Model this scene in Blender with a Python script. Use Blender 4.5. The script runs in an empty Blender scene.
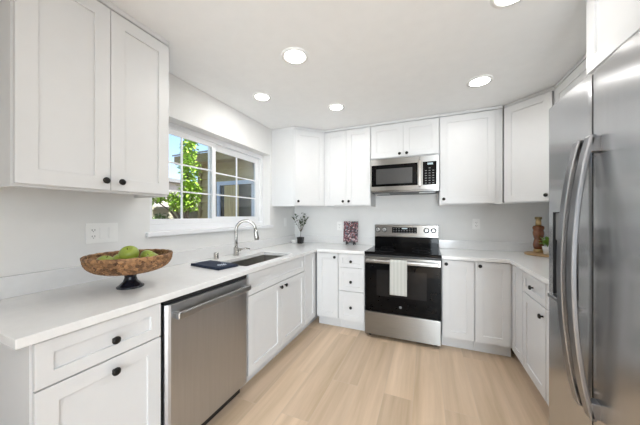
import bpy, bmesh, math, random
from mathutils import Vector, Matrix
PI = math.pi
random.seed(7)
SC = bpy.context.scene
COL = SC.collection

# ------------------------------------------------------------------ camera, world, light, exposure
cam_d = bpy.data.cameras.new('camera')
cam_d.sensor_width = 36.0
cam_d.lens = 252.8 / 640 * 36
cam_d.shift_y = 0.0051
cam_d.clip_start = 0.02
cam = bpy.data.objects.new('camera', cam_d)
COL.objects.link(cam)
cam.location = (1.838, 0.127, 1.303)
cam.rotation_euler = (PI / 2, 0, 0.3985)
SC.camera = cam

wd = bpy.data.worlds.new('sky')
SC.world = wd
wd.use_nodes = True
_n = wd.node_tree.nodes
_sky = _n.new('ShaderNodeTexSky')
_sky.sky_type = 'NISHITA'
_sky.sun_disc = False
_sky.sun_elevation = math.radians(48)
_sky.sun_rotation = math.radians(60)
_sky.air_density = 0.8
_sky.dust_density = 1.5
wd.node_tree.links.new(_sky.outputs[0], _n['Background'].inputs[0])
_n['Background'].inputs[1].default_value = 0.30

def add_light(name, kind, loc, rot, energy, color=(1, 1, 1), size=1.0, size_y=None, parent=None):
    d = bpy.data.lights.new(name, kind)
    d.energy = energy
    d.color = color
    if kind == 'AREA':
        if size_y is None:
            d.shape = 'DISK'
            d.size = size
        else:
            d.shape = 'RECTANGLE'
            d.size = size
            d.size_y = size_y
    o = bpy.data.objects.new(name, d)
    COL.objects.link(o)
    o.location = loc
    o.rotation_euler = rot
    o.parent = parent
    return o

CAN_W = 2.4
sun = add_light('sun', 'SUN', (5, 6, 9), (0, 0, 0), 8.0, (1, 0.97, 0.92))
sun.rotation_euler = Vector((-0.62, 0.10, -0.78)).to_track_quat('-Z', 'Y').to_euler()
# added fill lamp behind the camera, set in an opening made for it
add_light('rear_fill_light', 'AREA', (2.5, -3.35, 1.1), (PI / 2, 0, 0), 108, (0.84, 0.93, 1.0), 1.0, 2.0)
# second added fill lamp, out of view at the right wall, brightens left cabinets
add_light('side_fill_light', 'AREA', (3.32, -1.55, 1.15), (0, PI / 2, 0), 17, (0.82, 0.92, 1.0), 2.0, 2.2)

vs = SC.view_settings
vs.view_transform = 'Standard'
vs.look = 'None'
vs.gamma = 1
vs.use_curve_mapping = False
vs.exposure = 0.56

# ------------------------------------------------------------------ materials
MATS = {}
def mat(name, col, rough=0.5, metal=0.0, var=0.03, scale=12, bump=0.0, bscale=80, stretch=None, emit=None, spec=None, coat=0.0, trans=0.0, aniso=0.0, arot=0.0):
    m = bpy.data.materials.new(name)
    m.use_nodes = True
    nt = m.node_tree
    b = nt.nodes['Principled BSDF']
    b.inputs['Roughness'].default_value = rough
    b.inputs['Metallic'].default_value = metal
    if spec is not None:
        b.inputs['Specular IOR Level'].default_value = spec
    b.inputs['Coat Weight'].default_value = coat
    b.inputs['Transmission Weight'].default_value = trans
    b.inputs['Anisotropic'].default_value = aniso
    b.inputs['Anisotropic Rotation'].default_value = arot
    tc = nt.nodes.new('ShaderNodeTexCoord')
    mp = nt.nodes.new('ShaderNodeMapping')
    nt.links.new(tc.outputs['Object'], mp.inputs[0])
    if stretch:
        mp.inputs['Scale'].default_value = stretch
    nz = nt.nodes.new('ShaderNodeTexNoise')
    nz.inputs['Scale'].default_value = scale
    nz.inputs['Detail'].default_value = 3
    nt.links.new(mp.outputs[0], nz.inputs['Vector'])
    rp = nt.nodes.new('ShaderNodeValToRGB')
    c = Vector(col[:3])
    a = c * (1 - var)
    z = c * (1 + var)
    rp.color_ramp.elements[0].position = 0.3
    rp.color_ramp.elements[1].position = 0.7
    rp.color_ramp.elements[0].color = (*a, 1)
    rp.color_ramp.elements[1].color = (*[min(1, q) for q in z], 1)
    nt.links.new(nz.outputs[0], rp.inputs[0])
    nt.links.new(rp.outputs[0], b.inputs['Base Color'])
    if bump:
        n2 = nt.nodes.new('ShaderNodeTexNoise')
        n2.inputs['Scale'].default_value = bscale
        n2.inputs['Detail'].default_value = 2
        nt.links.new(mp.outputs[0], n2.inputs['Vector'])
        bp = nt.nodes.new('ShaderNodeBump')
        bp.inputs['Strength'].default_value = bump
        bp.inputs['Distance'].default_value = 0.002
        nt.links.new(n2.outputs[0], bp.inputs['Height'])
        nt.links.new(bp.outputs[0], b.inputs['Normal'])
    if emit:
        b.inputs['Emission Color'].default_value = (*emit[:3], 1)
        b.inputs['Emission Strength'].default_value = emit[3]
    MATS[name] = m
    return m

WALL = mat('wall_paint', (0.80, 0.80, 0.79), 0.75, var=0.01, bump=0.12, bscale=160)
CEIL = mat('ceiling_paint', (0.90, 0.91, 0.915), 0.85, var=0.012, bump=0.25, bscale=120)
CAB = mat('cabinet_white_paint', (0.72, 0.725, 0.73), 0.38, var=0.008)
TRIM = mat('white_vinyl', (0.86, 0.87, 0.89), 0.35, var=0.006)
QUARTZ = mat('white_quartz', (0.80, 0.80, 0.795), 0.16, var=0.018, scale=30)
STEEL = mat('brushed_steel', (0.30, 0.295, 0.285), 0.28, 1.0, var=0.05, scale=6, stretch=(1, 1, 40), aniso=0.9, arot=0.25)
STEEL_V = mat('brushed_steel_upright', (0.50, 0.50, 0.505), 0.22, 1.0, var=0.03, scale=5, stretch=(14, 14, 0.6), aniso=1.0)
STEEL_W = mat('brushed_steel_dishwasher', (0.47, 0.48, 0.50), 0.34, 1.0, var=0.03, scale=5, stretch=(14, 14, 0.6), aniso=0.5, arot=0.25)
STEEL_D = mat('dark_satin_steel', (0.26, 0.26, 0.27), 0.32, 1.0, var=0.03)
STEEL_H = mat('satin_steel_bar', (0.42, 0.42, 0.42), 0.28, 1.0, var=0.03)
CHROME = mat('polished_nickel', (0.45, 0.44, 0.42), 0.16, 1.0, var=0.02)
SINKM = mat('sink_steel', (0.46, 0.44, 0.41), 0.38, 1.0, var=0.05)
BLACKG = mat('black_glass', (0.003, 0.003, 0.0035), 0.05, var=0.1, spec=0.11)
DARKW = mat('dark_oven_window', (0.012, 0.012, 0.013), 0.07, var=0.1, spec=0.2)
MESHW = mat('microwave_window_screen', (0.05, 0.05, 0.05), 0.2, var=0.06, scale=200)
BLACKP = mat('black_plastic', (0.015, 0.015, 0.016), 0.4, var=0.1)
GREYP = mat('grey_plastic', (0.22, 0.225, 0.23), 0.4, var=0.05)
BRONZE = mat('black_bronze', (0.016, 0.015, 0.014), 0.38, 0.5, var=0.1)
PLATE = mat('white_plastic', (0.90, 0.90, 0.89), 0.3, var=0.005)
SLOT = mat('dark_slot', (0.05, 0.05, 0.05), 0.6, var=0.05)
LABEL = mat('pale_print', (0.20, 0.205, 0.21), 0.5, var=0.02)
LENS = mat('light_lens', (0.95, 0.95, 0.95), 0.4, emit=(1, 0.97, 0.92, 9.0))
DISPLAY = mat('lit_display', (0.1, 0.12, 0.13), 0.3, emit=(0.55, 0.7, 0.75, 0.5))
APPLE = mat('green_apple_skin', (0.30, 0.38, 0.055), 0.3, var=0.25, scale=14, coat=0.2)
STEM = mat('apple_stem', (0.12, 0.075, 0.03), 0.7, var=0.2)
NAVY = mat('navy_glaze', (0.010, 0.012, 0.022), 0.15, var=0.2)
CLOTHN = mat('navy_cloth', (0.018, 0.028, 0.055), 0.85, var=0.2, scale=60, bump=0.5, bscale=300)
CLOTHP = mat('white_cloth_print', (0.55, 0.60, 0.68), 0.85, var=0.1)
POT = mat('black_pot', (0.015, 0.014, 0.013), 0.35, var=0.2)
SOIL = mat('potting_soil', (0.05, 0.035, 0.025), 0.95, var=0.4, scale=90)
LEAFD = mat('olive_leaf', (0.085, 0.115, 0.06), 0.5, var=0.3, scale=30)
LEAFG = mat('bright_leaf', (0.16, 0.30, 0.035), 0.5, var=0.35, scale=25)
TWIG = mat('twig', (0.13, 0.10, 0.07), 0.8, var=0.2)
WOOD = mat('board_wood', (0.42, 0.27, 0.13), 0.45, var=0.2, scale=8, stretch=(1, 8, 8))
AMBER = mat('amber_ceramic', (0.20, 0.065, 0.022), 0.22, var=0.35, scale=18, coat=0.4)
AMBERP = mat('pale_amber', (0.50, 0.34, 0.16), 0.3, var=0.2)
SIDING = mat('tan_siding', (0.38, 0.31, 0.15), 0.8, var=0.06)
FASCIA = mat('brown_fascia', (0.25, 0.19, 0.09), 0.7, var=0.1)
SHINGLE = mat('grey_shingle', (0.20, 0.20, 0.21), 0.9, var=0.2, scale=30)
STUCCO = mat('beige_stucco', (0.42, 0.39, 0.30), 0.9, var=0.08, bump=0.4)
PALEW = mat('pale_stucco', (0.50, 0.45, 0.43), 0.9, var=0.05)
CURTAIN = mat('tan_curtain', (0.42, 0.34, 0.17), 0.9, var=0.2, scale=5, stretch=(8, 8, 0.5))
BLUEW = mat('pale_blue_frame', (0.45, 0.53, 0.68), 0.5, var=0.03)
LEAFT = mat('tree_leaf', (0.30, 0.46, 0.05), 0.55, var=0.45, scale=6)
LEAFS = mat('shrub_leaf', (0.12, 0.19, 0.06), 0.6, var=0.4, scale=9)
BARK = mat('bark', (0.16, 0.12, 0.09), 0.9, var=0.3)
SOILG = mat('garden_ground', (0.25, 0.21, 0.15), 0.95, var=0.3, scale=4)

def glass_mat():
    m = bpy.data.materials.new('window_glass')
    m.use_nodes = True
    nt = m.node_tree
    nt.nodes.clear()
    o = nt.nodes.new('ShaderNodeOutputMaterial')
    mx = nt.nodes.new('ShaderNodeMixShader')
    t = nt.nodes.new('ShaderNodeBsdfTransparent')
    g = nt.nodes.new('ShaderNodeBsdfGlossy')
    g.inputs['Roughness'].default_value = 0.02
    lw = nt.nodes.new('ShaderNodeLayerWeight')
    lw.inputs[0].default_value = 0.20
    t.inputs[0].default_value = (0.95, 0.97, 0.96, 1)
    nt.links.new(lw.outputs['Fresnel'], mx.inputs[0])
    nt.links.new(t.outputs[0], mx.inputs[1])
    nt.links.new(g.outputs[0], mx.inputs[2])
    nt.links.new(mx.outputs[0], o.inputs[0])
    return m
GLASS = glass_mat()

def floor_mat():
    m = bpy.data.materials.new('oak_planks')
    m.use_nodes = True
    nt = m.node_tree
    b = nt.nodes['Principled BSDF']
    L = nt.links.new
    tc = nt.nodes.new('ShaderNodeTexCoord')
    mp = nt.nodes.new('ShaderNodeMapping')
    mp.inputs['Rotation'].default_value = (0, 0, PI / 2)
    mp.inputs['Location'].default_value = (0.35, 0.05, 0)
    L(tc.outputs['Object'], mp.inputs[0])
    br = nt.nodes.new('ShaderNodeTexBrick')
    br.offset = 0.37
    br.inputs['Scale'].default_value = 1.0
    br.inputs['Brick Width'].default_value = 1.22
    br.inputs['Row Height'].default_value = 0.20
    br.inputs['Mortar Size'].default_value = 0.0015
    br.inputs['Mortar Smooth'].default_value = 0.3
    br.inputs['Color1'].default_value = (0, 0, 0, 1)
    br.inputs['Color2'].default_value = (1, 1, 1, 1)
    br.inputs['Mortar'].default_value = (0.5, 0.5, 0.5, 1)
    L(mp.outputs[0], br.inputs[0])
    # long grain, shifted from plank to plank
    cmb = nt.nodes.new('ShaderNodeVectorMath')
    cmb.operation = 'MULTIPLY_ADD'
    cmb.inputs[1].default_value = (0.55, 10, 1)
    sh = nt.nodes.new('ShaderNodeVectorMath')
    sh.operation = 'SCALE'
    sh.inputs['Scale'].default_value = 37.0
    L(br.outputs['Color'], sh.inputs[0])
    L(mp.outputs[0], cmb.inputs[0])
    L(sh.outputs[0], cmb.inputs[2])
    nz = nt.nodes.new('ShaderNodeTexNoise')
    nz.inputs['Scale'].default_value = 1.0
    nz.inputs['Detail'].default_value = 5
    nz.inputs['Roughness'].default_value = 0.6
    nz.inputs['Distortion'].default_value = 0.4
    L(cmb.outputs[0], nz.inputs['Vector'])
    rp = nt.nodes.new('ShaderNodeValToRGB')
    e = rp.color_ramp.elements
    e[0].position = 0.28
    e[0].color = (0.50, 0.37, 0.24, 1)
    e[1].position = 0.74
    e[1].color = (0.75, 0.58, 0.43, 1)
    L(nz.outputs[0], rp.inputs[0])
    rp2 = nt.nodes.new('ShaderNodeValToRGB')
    e = rp2.color_ramp.elements
    e[0].color = (0.87, 0.86, 0.85, 1)
    e[1].color = (1.14, 1.14, 1.14, 1)
    L(br.outputs['Color'], rp2.inputs[0])
    mu = nt.nodes.new('ShaderNodeMixRGB')
    mu.blend_type = 'MULTIPLY'
    mu.inputs[0].default_value = 1.0
    L(rp.outputs[0], mu.inputs[1])
    L(rp2.outputs[0], mu.inputs[2])
    seam = nt.nodes.new('ShaderNodeMixRGB')
    seam.inputs[2].default_value = (0.62, 0.50, 0.38, 1)
    L(br.outputs['Fac'], seam.inputs[0])
    L(mu.outputs[0], seam.inputs[1])
    L(seam.outputs[0], b.inputs['Base Color'])
    b.inputs['Roughness'].default_value = 0.42
    bp = nt.nodes.new('ShaderNodeBump')
    bp.inputs['Strength'].default_value = 0.12
    bp.inputs['Distance'].default_value = 0.002
    L(nz.outputs[0], bp.inputs['Height'])
    L(bp.outputs[0], b.inputs['Normal'])
    return m
FLOOR = floor_mat()

def wicker_mat():
    m = bpy.data.materials.new('woven_wicker')
    m.use_nodes = True
    nt = m.node_tree
    b = nt.nodes['Principled BSDF']
    tc = nt.nodes.new('ShaderNodeTexCoord')
    v = nt.nodes.new('ShaderNodeTexVoronoi')
    v.inputs['Scale'].default_value = 70
    rp = nt.nodes.new('ShaderNodeValToRGB')
    e = rp.color_ramp.elements
    e[0].color = (0.06, 0.025, 0.011, 1)
    e[1].color = (0.42, 0.23, 0.105, 1)
    e[1].position = 0.9
    nt.links.new(tc.outputs['Object'], v.inputs['Vector'])
    nt.links.new(v.outputs['Color'], rp.inputs[0])
    nt.links.new(rp.outputs[0], b.inputs['Base Color'])
    b.inputs['Roughness'].default_value = 0.6
    return m
WICKER = wicker_mat()

def floral_mat():
    m = bpy.data.materials.new('mottled_print')
    m.use_nodes = True
    nt = m.node_tree
    b = nt.nodes['Principled BSDF']
    tc = nt.nodes.new('ShaderNodeTexCoord')
    v = nt.nodes.new('ShaderNodeTexVoronoi')
    v.inputs['Scale'].default_value = 75
    sp = nt.nodes.new('ShaderNodeSeparateColor')
    rp = nt.nodes.new('ShaderNodeValToRGB')
    rp.color_ramp.interpolation = 'CONSTANT'
    e = rp.color_ramp.elements
    e[0].color = (0.035, 0.025, 0.03, 1)
    e[1].color = (0.17, 0.035, 0.045, 1)
    e[1].position = 0.36
    for p, c in ((0.52, (0.30, 0.16, 0.17, 1)), (0.68, (0.06, 0.05, 0.07, 1)), (0.84, (0.55, 0.45, 0.46, 1)), (0.92, (0.22, 0.22, 0.26, 1))):
        k = e.new(p)
        k.color = c
    nt.links.new(tc.outputs['Object'], v.inputs['Vector'])
    nt.links.new(v.outputs['Color'], sp.inputs[0])
    nt.links.new(sp.outputs[0], rp.inputs[0])
    nt.links.new(rp.outputs[0], b.inputs['Base Color'])
    b.inputs['Roughness'].default_value = 0.4
    return m
FLORAL = floral_mat()

def towel_mat():
    m = bpy.data.materials.new('grey_striped_towel')
    m.use_nodes = True
    nt = m.node_tree
    b = nt.nodes['Principled BSDF']
    tc = nt.nodes.new('ShaderNodeTexCoord')
    w = nt.nodes.new('ShaderNodeTexWave')
    w.bands_direction = 'X'
    w.inputs['Scale'].default_value = 9
    w.inputs['Distortion'].default_value = 0.4
    rp = nt.nodes.new('ShaderNodeValToRGB')
    e = rp.color_ramp.elements
    e[0].color = (0.50, 0.51, 0.475, 1)
    e[1].color = (0.58, 0.585, 0.555, 1)
    nt.links.new(tc.outputs['Object'], w.inputs['Vector'])
    nt.links.new(w.outputs[0], rp.inputs[0])
    nt.links.new(rp.outputs[0], b.inputs['Base Color'])
    b.inputs['Roughness'].default_value = 0.95
    return m
TOWEL = towel_mat()

# ------------------------------------------------------------------ helpers
def thing(name, label, cat, loc=(0, 0, 0), rz=0.0, group=None):
    o = bpy.data.objects.new(name, None)
    o.empty_display_size = 0.1
    COL.objects.link(o)
    o.location = loc
    o.rotation_euler = (0, 0, rz)
    tag(o, label, cat, group)
    return o

def tag(o, label, cat, group=None):
    o['label'] = label
    o['category'] = cat
    if group:
        o['group'] = group
    return o

def obj(name, bm, m, parent=None, bevel=0.0, smooth=False, loc=None, seg=2, label=None, recalc=True):
    if recalc:
        bmesh.ops.recalc_face_normals(bm, faces=bm.faces)
    me = bpy.data.meshes.new(name)
    bm.to_mesh(me)
    bm.free()
    for k in (m if isinstance(m, (list, tuple)) else [m]):
        me.materials.append(k)
    o = bpy.data.objects.new(name, me)
    COL.objects.link(o)
    o.parent = parent
    if loc:
        o.location = loc
    if smooth:
        for p in me.polygons:
            p.use_smooth = True
    if bevel:
        md = o.modifiers.new('bevel', 'BEVEL')
        md.width = bevel
        md.segments = seg
        md.limit_method = 'ANGLE'
        md.angle_limit = math.radians(40)
    if label:
        o['label'] = label
    return o

def objs(name, bm, m, parent=None, bevel=0.0, smooth=False):
    """every separate piece of bm becomes a part of its own"""
    left = set(bm.verts)
    out = []
    while left:
        todo = [next(v for v in bm.verts if v in left)]
        piece = set(todo)
        while todo:
            v = todo.pop()
            for e in v.link_edges:
                w = e.other_vert(v)
                if w not in piece:
                    piece.add(w)
                    todo.append(w)
        left -= piece
        nb = B()
        vm = {v: nb.verts.new(v.co) for v in bm.verts if v in piece}
        for f in bm.faces:
            if f.verts[0] in piece:
                nb.faces.new([vm[v] for v in f.verts])
        out.append(obj(name, nb, m, parent, bevel, smooth))
    bm.free()
    return out

def struct(name, bm, m, parent=None, bevel=0.0, label=None, cat=None):
    o = obj(name, bm, m, parent, bevel)
    if parent is None:
        o['kind'] = 'structure'
        if label:
            o['label'] = label
        if cat:
            o['category'] = cat
    return o

def B():
    return bmesh.new()

def bx(bm, x0, x1, y0, y1, z0, z1, mi=0):
    v = [bm.verts.new(p) for p in ((x0, y0, z0), (x1, y0, z0), (x1, y1, z0), (x0, y1, z0), (x0, y0, z1), (x1, y0, z1), (x1, y1, z1), (x0, y1, z1))]
    for q in ((0, 3, 2, 1), (4, 5, 6, 7), (0, 1, 5, 4), (1, 2, 6, 5), (2, 3, 7, 6), (3, 0, 4, 7)):
        f = bm.faces.new([v[i] for i in q])
        f.material_index = mi
    return bm

def box(x0, x1, y0, y1, z0, z1):
    return bx(B(), x0, x1, y0, y1, z0, z1)

def prism(bm, pts, z0, z1, mi=0):
    lo = [bm.verts.new((p[0], p[1], z0)) for p in pts]
    hi = [bm.verts.new((p[0], p[1], z1)) for p in pts]
    n = len(pts)
    bm.faces.new(lo[::-1]).material_index = mi
    bm.faces.new(hi).material_index = mi
    for i in range(n):
        bm.faces.new([lo[i], lo[(i + 1) % n], hi[(i + 1) % n], hi[i]]).material_index = mi
    return bm

def cells(us, vs_, keep, a0, a1, axis):
    """slab made from a grid of cells (some left out); axis is the thickness axis"""
    bm = B()
    vm = {}
    def V(i, j, k):
        key = (i, j, k)
        if key not in vm:
            u, w, a = us[i], vs_[j], (a0, a1)[k]
            vm[key] = bm.verts.new({'x': (a, u, w), 'y': (u, a, w), 'z': (u, w, a)}[axis])
        return vm[key]
    nu, nv = len(us) - 1, len(vs_) - 1
    K = lambda i, j: 0 <= i < nu and 0 <= j < nv and keep(i, j)
    for i in range(nu):
        for j in range(nv):
            if not K(i, j):
                continue
            for k in (0, 1):
                bm.faces.new([V(i, j, k), V(i + 1, j, k), V(i + 1, j + 1, k), V(i, j + 1, k)])
            for (di, dj, e0, e1) in ((-1, 0, (i, j), (i, j + 1)), (1, 0, (i + 1, j), (i + 1, j + 1)), (0, -1, (i, j), (i + 1, j)), (0, 1, (i, j + 1), (i + 1, j + 1))):
                if not K(i + di, j + dj):
                    bm.faces.new([V(*e0, 0), V(*e1, 0), V(*e1, 1), V(*e0, 1)])
    bmesh.ops.recalc_face_normals(bm, faces=bm.faces)
    bmesh.ops.dissolve_limit(bm, angle_limit=0.01, verts=bm.verts, edges=bm.edges)
    return bm

def lathe(bm, prof, n=32, c=(0, 0, 0), axis='z', cap0=True, cap1=True, mi=0):
    """prof: list of (r, h)"""
    rings = []
    for r, h in prof:
        ring = []
        for i in range(n):
            a = 2 * PI * i / n
            p = (r * math.cos(a), r * math.sin(a), h)
            if axis == 'y':
                p = (p[0], -h, p[1])
            elif axis == 'x':
                p = (h, p[0], p[1])
            ring.append(bm.verts.new((p[0] + c[0], p[1] + c[1], p[2] + c[2])))
        rings.append(ring)
    for a, b in zip(rings, rings[1:]):
        for i in range(n):
            bm.faces.new([a[i], a[(i + 1) % n], b[(i + 1) % n], b[i]]).material_index = mi
    if cap0:
        bm.faces.new(rings[0][::-1]).material_index = mi
    if cap1:
        bm.faces.new(rings[-1]).material_index = mi
    return bm

def tube(bm, pts, rad, n=12, mi=0, cap=True):
    pts = [Vector(p) for p in pts]
    rads = rad if isinstance(rad, (list, tuple)) else [rad] * len(pts)
    rings = []
    up = None
    for i, p in enumerate(pts):
        t = (pts[min(i + 1, len(pts) - 1)] - pts[max(i - 1, 0)]).normalized()
        if up is None:
            up = t.orthogonal().normalized()
        else:
            up = (up - t * up.dot(t)).normalized()
        s = t.cross(up)
        rings.append([bm.verts.new(p + (up * math.cos(2 * PI * k / n) + s * math.sin(2 * PI * k / n)) * rads[i]) for k in range(n)])
    for a, b in zip(rings, rings[1:]):
        for k in range(n):
            bm.faces.new([a[k], a[(k + 1) % n], b[(k + 1) % n], b[k]]).material_index = mi
    if cap:
        bm.faces.new(rings[0][::-1]).material_index = mi
        bm.faces.new(rings[-1]).material_index = mi
    return bm

# ------------------------------------------------------------------ room shell
YB, ZC, XR, YR = 3.503, 2.413, 3.17, -3.2
struct('floor', box(-0.2, XR + 0.2, YR - 0.2, YB + 0.2, -0.1, 0), FLOOR, label='light oak plank floor of the kitchen', cat='floor')
struct('ceiling', box(-0.2, XR + 0.2, YR - 0.2, YB + 0.2, ZC, ZC + 0.15), CEIL, label='white textured ceiling with recessed lights', cat='ceiling')
WY0, WY1, WZ0, WZ1 = 1.33, 2.85, 1.185, 2.075
struct('wall_left', cells([YR - 0.2, WY0, WY1, YB + 0.2], [0, WZ0, WZ1, ZC], lambda i, j: not (i == 1 and j == 1), -0.2, 0, 'x'), WALL, label='white wall with the window over the sink', cat='wall')
struct('wall_back', box(0, XR, YB, YB + 0.2, 0, ZC), WALL, label='white wall behind the range', cat='wall')
struct('wall_right', cells([YR - 0.2, -2.65, -0.45, YB + 0.2], [0, 2.15, ZC], lambda i, j: not (i == 1 and j == 0), XR, XR + 0.2, 'x'), WALL, label='white wall behind the refrigerator', cat='wall')  # opening behind the viewer is added to let the side fill lamp in
struct('light_blocker_wall', box(0, 1.2, -0.5, -0.4, 0, ZC), WALL, label='added unseen white wall behind the viewer that blocks fill light', cat='wall')  # added out of view to keep fill light off the near cabinet end
struct('wall_rear', cells([0, 1.98, 3.02, XR], [0, 2.1, ZC], lambda i, j: not (i == 1 and j == 0), YR - 0.2, YR, 'y'), WALL, label='white wall behind the viewer with an added opening for fill light', cat='wall')  # opening invented for the rear fill lamp

# window over the sink
win = thing('window_1', 'white vinyl sliding window with divided panes above the sink', 'window')
win['kind'] = 'structure'
FX0, FX1 = -0.17, -0.107
def ring(y0, y1, z0, z1, w, x0, x1, wb=None):
    wb = wb or w
    return cells([y0, y0 + w, y1 - w, y1], [z0, z0 + wb, z1 - w, z1], lambda i, j: not (i == 1 and j == 1), x0, x1, 'x')
obj('window_frame', ring(WY0, WY1, WZ0, WZ1, 0.048, FX0, FX1), TRIM, win, 0.003)
YM = 2.035
GY = [(WY0 + 0.048, YM + 0.028), (YM - 0.028, WY1 - 0.048)]
GZ0, GZ1 = WZ0 + 0.048, WZ1 - 0.048
for k, (a, b_) in enumerate(GY):
    x0, x1 = ((-0.135, -0.112), (-0.163, -0.137))[k]
    w = 0.045 if k == 0 else 0.062
    sash = obj('sash', ring(a, b_, GZ0, GZ1, w, x0, x1), TRIM, win, 0.003)
    xm = (x0 + x1) / 2
    obj('glass_pane', box(xm - 0.003, xm + 0.003, a + w - 0.004, b_ - w + 0.004, GZ0 + w - 0.004, GZ1 - w + 0.004), GLASS, sash)
    bm = B()
    mid = (a + b_) / 2 - (0.035 if k == 0 else 0.0)
    bx(bm, xm - 0.006, xm + 0.0065, mid - 0.0065, mid + 0.0065, GZ0 + w, GZ1 - w)
    for q in (1, 2):
        z = GZ0 + w + (GZ1 - GZ0 - 2 * w) * q / 3
        bx(bm, xm - 0.0055, xm + 0.006, a + w, b_ - w, z - 0.0065, z + 0.0065)
    obj('muntin', bm, TRIM, sash)
bm = B()
bx(bm, -0.111, -0.098, 2.008, 2.022, 1.50, 1.60)
lathe(bm, [(0.012, 0), (0.012, 0.012)], 16, (-0.111, 2.02, 1.52), 'x')
obj('sash_latch', bm, TRIM, win, 0.003)
bm = B()
bx(bm, -0.107, 0.028, WY0 - 0.03, WY1 + 0.04, WZ0 - 0.034, WZ0 + 0.001)
obj('window_sill', bm, TRIM, win, 0.006)

# ------------------------------------------------------------------ cabinets
def knob_bm(x, z, y):
    return lathe(B(), [(0.0065, 0), (0.0055, 0.010), (0.008, 0.014), (0.0155, 0.017), (0.0165, 0.022), (0.0135, 0.027), (0.006, 0.029)], 20, (x, y, z), 'y')

def shaker(name, x0, x1, z0, z1, parent, knob=None, st=0.062, y=0.0, th=0.02, rec=0.009):
    bm = B()
    st = min(st, (x1 - x0) * 0.3, (z1 - z0) * 0.3)
    o_ = [(x0, z0), (x1, z0), (x1, z1), (x0, z1)]
    i_ = [(x0 + st, z0 + st), (x1 - st, z0 + st), (x1 - st, z1 - st), (x0 + st, z1 - st)]
    bk = [bm.verts.new((p[0], y + th, p[1])) for p in o_]
    fr = [bm.verts.new((p[0], y, p[1])) for p in o_]
    inn = [bm.verts.new((p[0], y, p[1])) for p in i_]
    rc = [bm.verts.new((p[0], y + rec, p[1])) for p in i_]
    bm.faces.new(bk)
    bm.faces.new(rc)
    for k in range(4):
        n = (k + 1) % 4
        bm.faces.new([bk[k], bk[n], fr[n], fr[k]])
        bm.faces.new([fr[k], fr[n], inn[n], inn[k]])
        bm.faces.new([inn[k], inn[n], rc[n], rc[k]])
    d = obj(name, bm, CAB, parent, 0.0014)
    if knob:
        obj('knob', knob_bm(knob[0], knob[1], y), BRONZE, d, smooth=True, label='small black knob')
    return d

G = 0.002
def base_cabinet(label, loc, rz, w, fronts, depth=0.60, name='base_cabinet', body_extra=None, open_top=False):
    """fronts: (kind, x0, x1, z0, z1, knob)"""
    t = thing(name, label, 'cabinet', loc, rz, 'base cabinets under the worktops')
    bm = B()
    if open_top:                      # box without a top, the sink hangs inside
        x0, x1 = -w / 2, w / 2
        bx(bm, x0, x0 + 0.018, 0.021, depth, 0.11, 0.879)
        bx(bm, x1 - 0.018, x1, 0.021, depth, 0.11, 0.879)
        bx(bm, x0 + 0.018, x1 - 0.018, 0.021, 0.04, 0.11, 0.879)
        bx(bm, x0 + 0.018, x1 - 0.018, depth - 0.012, depth, 0.11, 0.879)
        bx(bm, x0 + 0.018, x1 - 0.018, 0.04, depth - 0.012, 0.11, 0.128)
    else:
        bx(bm, -w / 2, w / 2, 0.021, depth, 0.11, 0.879)
        if body_extra:
            bx(bm, *body_extra)
    obj('body', bm, CAB, t)
    obj('toe_kick', box(-w / 2, w / 2, 0.085, 0.10, 0, 0.1095), CAB, t)
    for kind, x0, x1, z0, z1, kn in fronts:
        shaker(kind, x0, x1, z0, z1, t, kn, st=0.062 if kind == 'door' else 0.05)
    return t

def left_unit(label, y0, y1, fronts, **k):
    c = (y0 + y1) / 2
    fr = [(kd, a - c, b - c, z0, z1, (kn[0] - c, kn[1]) if kn else None) for kd, a, b, z0, z1, kn in fronts]
    return base_cabinet(label, (0.63, c, 0), PI / 2, y1 - y0 - 0.001, fr, depth=0.629, **k)

left_unit('white base cabinet with wide drawer over a door, left of the dishwasher', 0.53, 0.976, [
    ('drawer', 0.536, 0.972, 0.712, 0.872, (0.768, 0.785)), ('door', 0.536, 0.972, 0.115, 0.706, (0.768, 0.655))])
left_unit('white sink base cabinet with a false front over two doors, under the window', 1.632, 2.572, [
    ('drawer_front', 1.640, 2.566, 0.712, 0.872, None),
    ('door', 1.640, 2.102, 0.115, 0.706, (2.078, 0.665)), ('door', 2.105, 2.566, 0.115, 0.706, (2.158, 0.665))], open_top=True)
left_unit('narrow white filler cabinet in the left inner corner beside the sink base', 2.573, 3.502, [
    ('door', 2.580, 2.850, 0.115, 0.872, None)])

def back_unit(label, x0, x1, fronts, **k):
    c = (x0 + x1) / 2
    fr = [(kd, a - c, b - c, z0, z1, (kn[0] - c, kn[1]) if kn else None) for kd, a, b, z0, z1, kn in fronts]
    return base_cabinet(label, (c, 2.873, 0), 0, x1 - x0 - 0.001, fr, depth=0.629, **k)

back_unit('white base cabinet with one door, knob top right, in the left back corner', 0.634, 0.908, [
    ('door', 0.645, 0.904, 0.125, 0.872, (0.868, 0.828))])
back_unit('white three-drawer base cabinet directly left of the range', 0.909, 1.214, [
    ('drawer', 0.913, 1.208, 0.722, 0.872, (1.06, 0.79)), ('drawer', 0.913, 1.208, 0.455, 0.716, (1.06, 0.562)), ('drawer', 0.913, 1.208, 0.125, 0.449, (1.06, 0.275))])
back_unit('narrow white one-door base cabinet directly right of the range', 1.978, 2.254, [
    ('door', 1.985, 2.250, 0.125, 0.872, (2.014, 0.836))])
back_unit('white one-door base cabinet in the right back corner', 2.255, 2.556, [
    ('door', 2.260, 2.536, 0.125, 0.872, (2.296, 0.836))])

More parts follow.
